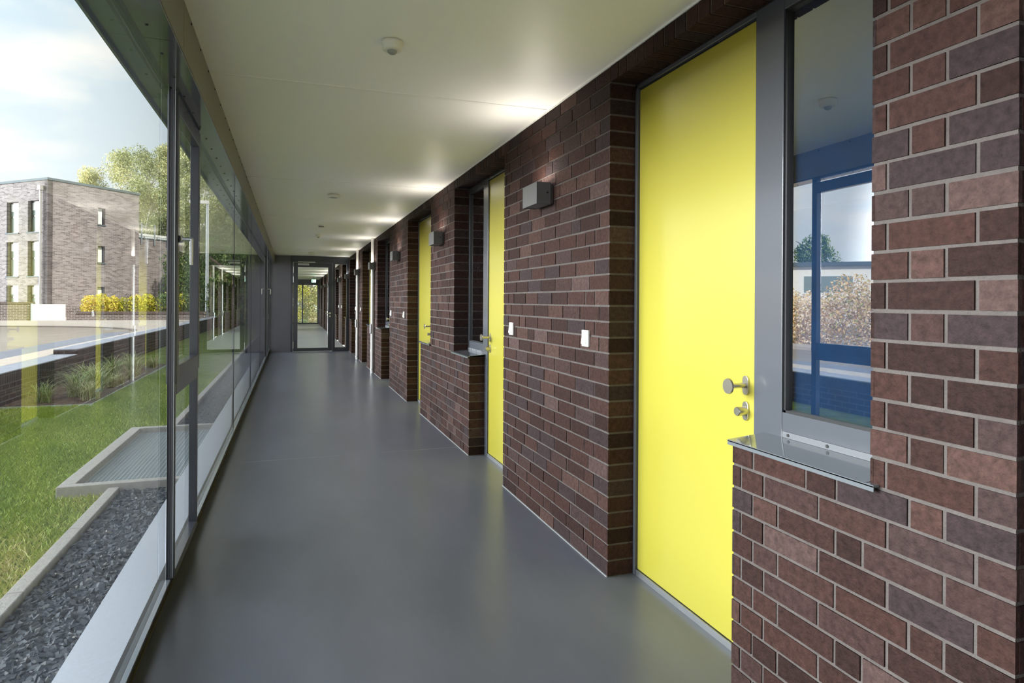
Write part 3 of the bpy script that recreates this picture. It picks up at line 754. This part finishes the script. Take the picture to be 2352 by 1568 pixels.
# street level
SZ = .30
struct(MB().box(-90, -4.42, -30, 130, SZ - .3, SZ - .02).build('street', ROAD), 'pale road surface beyond the garden wall')
struct(MB().box(-5.0, -4.42, -10, 60, SZ - .25, SZ + .03).build('pavement_edge', WALK), 'pale pavement strip behind the coping')
pts = [(-5.0, -5), (-5.0, 24.2)] + [(-5.45 - .45 * math.cos(R(a)) * -1, 24.2 + 1.5 * math.sin(R(a))) for a in range(0, 181, 15)] + [(-5.9, -5)]
struct(MB().prism([(x, y) for x, y in pts][::-1], SZ - .1, SZ - .012).build('road_band', BAND), 'grey paved gutter band along the road')
# far pavement with rounded kerb
pts = [(-40, 35)]
far = [(-60, 33.0), (-30, 32.7)]
for i in range(25):
    t = i / 24; far.append(((1 - t) ** 2 * -14 + 2 * t * (1 - t) * -4.5 + t * t * -5.1, (1 - t) ** 2 * 32.2 + 2 * t * (1 - t) * 31.2 + t * t * 23.5))
far.append((-5.0, 23.5))
struct(MB().prism((far + [(-5.0, 60), (-60, 60)]), SZ - .1, SZ + .02).build('pavement', WALK), 'white pavement across the road')
kb = MB()
for (x0, y0), (x1, y1) in zip(far[:-1], far[1:-1]):
    dx, dy = x1 - x0, y1 - y0; l = math.hypot(dx, dy); nx, ny = dy / l * .30, -dx / l * .30
    kb.prism([(x0, y0), (x0 - abs(nx) * .5, y0 + ny), (x1 - abs(nx) * .5, y1 + ny), (x1, y1)][::-1], SZ - .1, SZ + .004)
struct(kb.build('kerb_line', KERBD), 'dark kerb line in front of the far pavement')
# boundary wall, gate, hedge
bw = struct(MB().box(-30, -12.45, 38.6, 38.9, SZ, 1.17).box(-10.95, -10.45, 38.6, 38.9, SZ, 1.05).box(-10.45, -4.42, 38.6, 38.9, SZ, .66).build('boundary_wall', FARW), 'low brick boundary wall in front of the brick building')
MB().box(-30, -12.42, 38.55, 38.95, 1.17, 1.26).box(-10.47, -4.42, 38.55, 38.95, .66, .78).build('coping', mat('brick_coping', (.13, .10, .09), .8), bw)
gt = empty('gate', (-11.7, 38.50, SZ)); tag(gt, 'solid white gate between the boundary walls', 'gate')
MB().box(-.73, .73, -.03, .03, .02, .86).build('panel', WPAINT, gt)
MB().box(-.75, -.67, -.05, .05, 0, .88).build('post', mat('pale_blue_post', (.5, .62, .66), .5), gt)

# ------------------------------------------------------------------ foliage
def leaf_mesh(blobs, n, size, flat=.0, tb=.45):
    """leaf quads scattered in ellipsoid clumps; blobs: (x, y, z, rx, ry, rz)"""
    B = np.array(blobs); vol = B[:, 3] * B[:, 4] * B[:, 5]; pr = vol ** .67; pr /= pr.sum()
    id_ = rng.choice(len(B), n, p=pr); d = rng.normal(size=(n, 3)); d /= np.linalg.norm(d, axis=1)[:, None]
    r = rng.random(n) ** .45
    P_ = B[id_, :3] + d * B[id_, 3:] * r[:, None]
    u = rng.normal(size=(n, 3)); u /= np.linalg.norm(u, axis=1)[:, None]
    v = np.cross(u, rng.normal(size=(n, 3))); v /= np.linalg.norm(v, axis=1)[:, None]
    s = size * rng.uniform(.5, 1.2, n)[:, None]
    V = np.stack([P_ - u * s, P_ - v * s * .6, P_ + u * s, P_ + v * s * .6], 1).reshape(-1, 3)
    cl = rng.random(len(B))[id_]
    t = np.clip(tb + .5 * (cl - .5) + rng.normal(0, .2, n), 0, 1)
    m = MB(); m.v = V.tolist(); m.f = [(4 * i, 4 * i + 1, 4 * i + 2, 4 * i + 3) for i in range(n)]; m.t = t.tolist(); m.sm = [False] * n
    return m
def tree(x, y, h, w, label, lm, n=5000, size=.30, z0=0.3, birch=True, low=.25, cat='tree', name='tree', grp='trees behind the brick building', tb=.45):
    o = empty(name, (x, y, z0)); tag(o, label, cat, grp)
    bl = []
    for i in range(46):
        t = random.uniform(low, 1); rr = w * (1 - abs((t - .5)) * 1.2) * .55
        a = random.uniform(0, 6.28); q = random.uniform(.2, 1) * rr
        s = w * random.uniform(.09, .22)
        bl.append((q * math.cos(a), q * math.sin(a), h * t - s * .5, s, s, s * random.uniform(.8, 1.5)))
    bl.append((0, 0, h * .93, w * .16, w * .16, h * .08))
    leaf_mesh(bl, n, size, tb=tb).build('crown', lm, o)
    tk = MB(); px_, py_ = 0, 0; seg = 7
    r0 = .16 if birch else .2
    p = [(0, 0, 0)]
    for j in range(1, seg + 1): p.append((random.uniform(-.25, .25) * j / seg * 2, random.uniform(-.25, .25) * j / seg * 2, h * .92 * j / seg))
    for j in range(seg): tk.cyl(p[j], p[j + 1], r0 * (1 - j / seg * .85), r0 * (1 - (j + 1) / seg * .85), 8, False)
    for j in range(2, seg):
        for q in range(3):
            a = random.uniform(0, 6.28); l = w * random.uniform(.2, .42)
            tk.cyl(p[j], (p[j][0] + l * math.cos(a), p[j][1] + l * math.sin(a), p[j][2] + l * .7), r0 * .3, .02, 5, False)
    tk.build('trunk', TRUNK if birch else TRUNKD, o)
    return o
# birches behind the building (x, y, height above the street)
T = [(-20.4, 71, 12.2, 5, 'low yellowish birch crown at the left edge of the tree line', .62), (-18.6, 72.1, 13.8, 5, 'yellow green birch behind the left part of the flat roof', .62),
     (-15.4, 70.9, 15.6, 6, 'tall pale birch rising above the middle of the roof', .5), (-12.4, 66.0, 14.5, 6, 'birch above the right end of the roof', .5),
     (-10.6, 67.0, 15.9, 6, 'tall birch just left of the nearest window post', .5), (-8.6, 61.0, 15.4, 6, 'birch seen through the nearest opening window', .45),
     (-6.3, 56.0, 14.0, 6, 'birch behind the street lamp', .45), (-4.6, 53.0, 12.5, 5.5, 'birch just right of the street lamp', .42),
     (-3.4, 49.5, 10.5, 5, 'green tree seen through the third facade pane', .4), (-2.6, 46.5, 8.8, 4.5, 'smaller green tree toward the end panel', .4),
     (-13.8, 64, 9.5, 5, 'shorter green tree between the tall birches', .3), (-9.6, 60, 8.5, 5, 'bushy green tree above the roof terrace', .35)]
for x, y, h, w, lb, tb in T: tree(x, y, h, w * .85, lb, LEAF, 20000, .085, tb=tb)
for x, y, h, w, lb in [(-6.4, 46.5, 4.6, 4.2, 'dark evergreen bush behind the street lamp foot'), (-4.4, 44.5, 5.2, 4.0, 'dark bushy tree beside the far garden wall'), (-2.9, 42.0, 5.0, 3.4, 'dark green bush at the end of the lawn'),
                       (-1.9, 38.5, 4.6, 2.6, 'dark shrub close to the glazing near the end panel'), (-2.6, 34.0, 3.8, 2.4, 'leafy shrub on the lawn before the dark bushes'),
                       ]:
    tree(x, y, h, w, lb, LEAFD, 13000, .075, z0=-.15, birch=False, low=.12, name='shrub_tree', cat='bush', grp='dark bushes at the garden end')
for x, y, h, w, lb, lm in [(-.3, 45.5, 4.2, 3.0, 'yellow green bush behind the far end glazing, left one', LEAFY), (1.5, 46.0, 4.6, 3.0, 'reddish green bush behind the far end glazing, right one', LEAFR), (.6, 48.5, 5.2, 4.0, 'green bush filling the view behind the far glazing', LEAF)]:
    tree(x, y, h, w, lb, lm, 16000, .05, z0=-.15, birch=True, low=.1, name='garden_bush', cat='bush', grp='bushes behind the far glazing')
struct(MB().box(-.60, 12, YF + .05, 60, GZ - .3, GZ).build('lawn_end', mat('end_lawn', (.12, .19, .04), .95)), 'lawn beyond the far glazing')
# hedge in two sections
hy = leaf_mesh([(-10.2 + .55 * i, 39.6 + .1 * (i % 2), 1.05 + .12 * math.sin(i * 1.7), .42, .45, .62) for i in range(9)], 9000, .065, tb=.5)
tag(hy.build('hedge', LEAFY), 'bright yellow green hedge behind the boundary wall', 'hedge', 'hedges behind the boundary wall')
hy = leaf_mesh([(-6.75 + .4 * i, 39.6, 1.15 + .1 * math.sin(i * 2.1), .40, .42, .68) for i in range(5)], 5000, .065, tb=.5)
tag(hy.build('hedge', LEAFD), 'dark green hedge beside the yellow one', 'hedge', 'hedges behind the boundary wall')

# ------------------------------------------------------------------ brick apartment building
BA = math.atan2(.751, .66)
bd = empty('apartment_building', (-13.76, 45.02, 0), BA)      # local x runs along the right face, local y along the left face
tag(bd, 'three storey flat roofed brick apartment building across the road', 'building')
RT = 8.55
def cutwall(spans, total, x_of, name, deep=.30):
    """wall face of thickness deep with rectangular holes; spans: (s0, s1, z0, z1)"""
    m = MB(); ss = sorted(set([0, total] + [v for sp in spans for v in sp[:2]])); zz = sorted(set([SZ, RT] + [v for sp in spans for v in sp[2:]]))
    for a, b in zip(ss, ss[1:]):
        for c, d_ in zip(zz, zz[1:]):
            if any(a >= s0 - 1e-6 and b <= s1 + 1e-6 and c >= z0 - 1e-6 and d_ <= z1 + 1e-6 for s0, s1, z0, z1 in spans): continue
            x_of(m, a, b, c, d_)
    return m
rs = [(3.08, 3.55, 6.22, 7.30), (3.08, 3.55, 3.76, 4.84), (3.08, 3.55, 1.2, 2.22)]
ls = []
for s0, s1 in ((.63, 1.84), (2.74, 3.90), (5.4, 6.6)):
    for z0, z1 in ((5.48, 7.38), (2.80, 4.92), (.75, 2.24)): ls.append((s0, s1, z0, z1))
m1 = cutwall(rs, 5.94, lambda m, a, b, c, d_: m.box(a, b, 0, .3, c, d_), 'r')
m2 = cutwall(ls, 9.0, lambda m, a, b, c, d_: m.box(0, .3, a, b, c, d_), 'l')
m1.v += []; base_ = len(m1.v); m1.v += m2.v; m1.f += [tuple(i + base_ for i in f) for f in m2.f]; m1.t += m2.t; m1.sm += m2.sm
m1.box(.3, 5.94, .5, 9.0, SZ, RT - .02).box(5.64, 5.94, .3, 9, SZ, RT)
wl = m1.build('wall', FARB, bd)
MB().box(-.06, 6.0, -.06, 9.06, RT, RT + .14).build('roof_edge', ROOFE, bd)
for s0, s1, z0, z1 in rs:
    f = MB().box(s0, s1, .22, .28, z0, z0 + .05).box(s0, s1, .22, .28, z1 - .05, z1).box(s0, s0 + .05, .22, .28, z0, z1).box(s1 - .05, s1, .22, .28, z0, z1).build('window', DARK, bd)
    MB().box(s0 + .03, s1 - .03, .24, .26, z0 + .03, z1 - .03).build('pane', FWHITE, f)
    MB().box(s0 - .04, s1 + .04, -.05, .1, z0 - .06, z0).build('sill', ROOFE, f)
for s0, s1, z0, z1 in ls:
    zm = z0 + (z1 - z0) * .52
    f = MB().box(.20, .27, s0, s1, z0, z0 + .07).box(.20, .27, s0, s1, z1 - .07, z1).box(.20, .27, s0, s0 + .07, z0, z1).box(.20, .27, s1 - .07, s1, z0, z1).box(.20, .27, s0, s1, zm - .05, zm + .05).build('window', DARK, bd)
    MB().box(.225, .245, s0 + .05, s1 - .05, z0 + .05, zm - .03).box(.225, .245, s0 + .05, s1 - .05, zm + .03, z1 - .05).build('pane', FGLASS, f)
    MB().box(.215, .226, s0 + .07, s1 - .07, z1 - .55, z1 - .08).build('blind', FWHITE, f)
    MB().box(-.05, .2, s0 - .05, s1 + .05, z0 - .08, z0).build('sill', ROOFE, f)
MB().cyl((-.10, .50, SZ), (-.10, .50, 7.95), .055, n=10).box(-.22, -.0, .38, .62, 7.95, 8.22).build('rain_pipe', GALVD, bd)
# lower wing with railing
MB().box(5.94, 9.4, 0, .3, SZ, 5.6).box(5.94, 9.4, .3, 6, SZ, 5.5).build('wing_wall', FARB, bd)
MB().box(5.94, 9.45, -.05, .35, 5.6, 5.68).build('wing_roof_edge', ROOFE, bd)
rl = MB()
for i in range(4): rl.box(6.05 + 1.0 * i, 6.13 + 1.0 * i, -.08, -.04, 5.2, 6.65 - .0)
rl.box(5.94, 9.3, -.03, .0, 5.75, 5.80)
rl.build('railing', mat('railing_grey', (.25, .28, .30), .5), bd)
MB().box(6.2, 9.3, .9, 1.0, 5.5, 6.05).build('terrace_parapet', FWHITE, bd)

# street lamp
sl_ = empty('street_lamp', (-3.72, 33.1, .3)); tag(sl_, 'tall grey street lamp post behind the garden wall', 'street lamp')
sl_.location = (-4.62, 40.9, .3)
MB().cyl((0, 0, 0), (0, 0, 6.75), .10, .075, 12).build('post', mat('pale_post', (.52, .56, .58), .5), sl_)
MB().box(-.95, .08, -.12, .12, 6.72, 6.90).build('lamp_head', WPAINT, sl_)

# ------------------------------------------------------------------ what the near window mirrors: hedge, white building, trees beyond the road
bank = leaf_mesh([(-9.8 - .5 * math.sin(i), 4.0 + 1.0 * i, 1.0 + .25 * math.sin(i * 2.3), .8, .9, 1.0) for i in range(16)], 60000, .045, tb=.6)
tag(bank.build('roadside_hedge', LEAFR), 'autumn coloured hedge mirrored in the nearest apartment window', 'hedge')
struct(MB().box(-9.0, -8.2, -5, 22, SZ - .1, SZ + .06).build('pavement_strip', WALK), 'pale strip in front of the roadside hedge')
wb = empty('white_building', (-27, 26, SZ), R(40)); tag(wb, 'long flat white building mirrored in the nearest apartment window', 'building')
MB().box(-14, 14, -4, 4, 0, 3.0).build('wall', WPAINT, wb)
MB().box(-14.2, 14.2, -4.2, 4.2, 3.0, 3.2).build('roof_edge', ROOFE, wb)
for xx in (-9, -3, 3, 9): MB().box(xx, xx + 2.2, -4.03, -3.97, 1.7, 2.5).build('window', FGLASS, wb)
for x, y, h, lb in [(-33, 39, 6.5, 'round tree behind the white building'), (-42, 34, 9, 'conifer behind the white building'), (-24, 39, 5.4, 'small tree at the end of the white building')]:
    tree(x, y, h, 3.2, lb, LEAFD, 9000, .10, birch=False, grp='trees behind the white building')
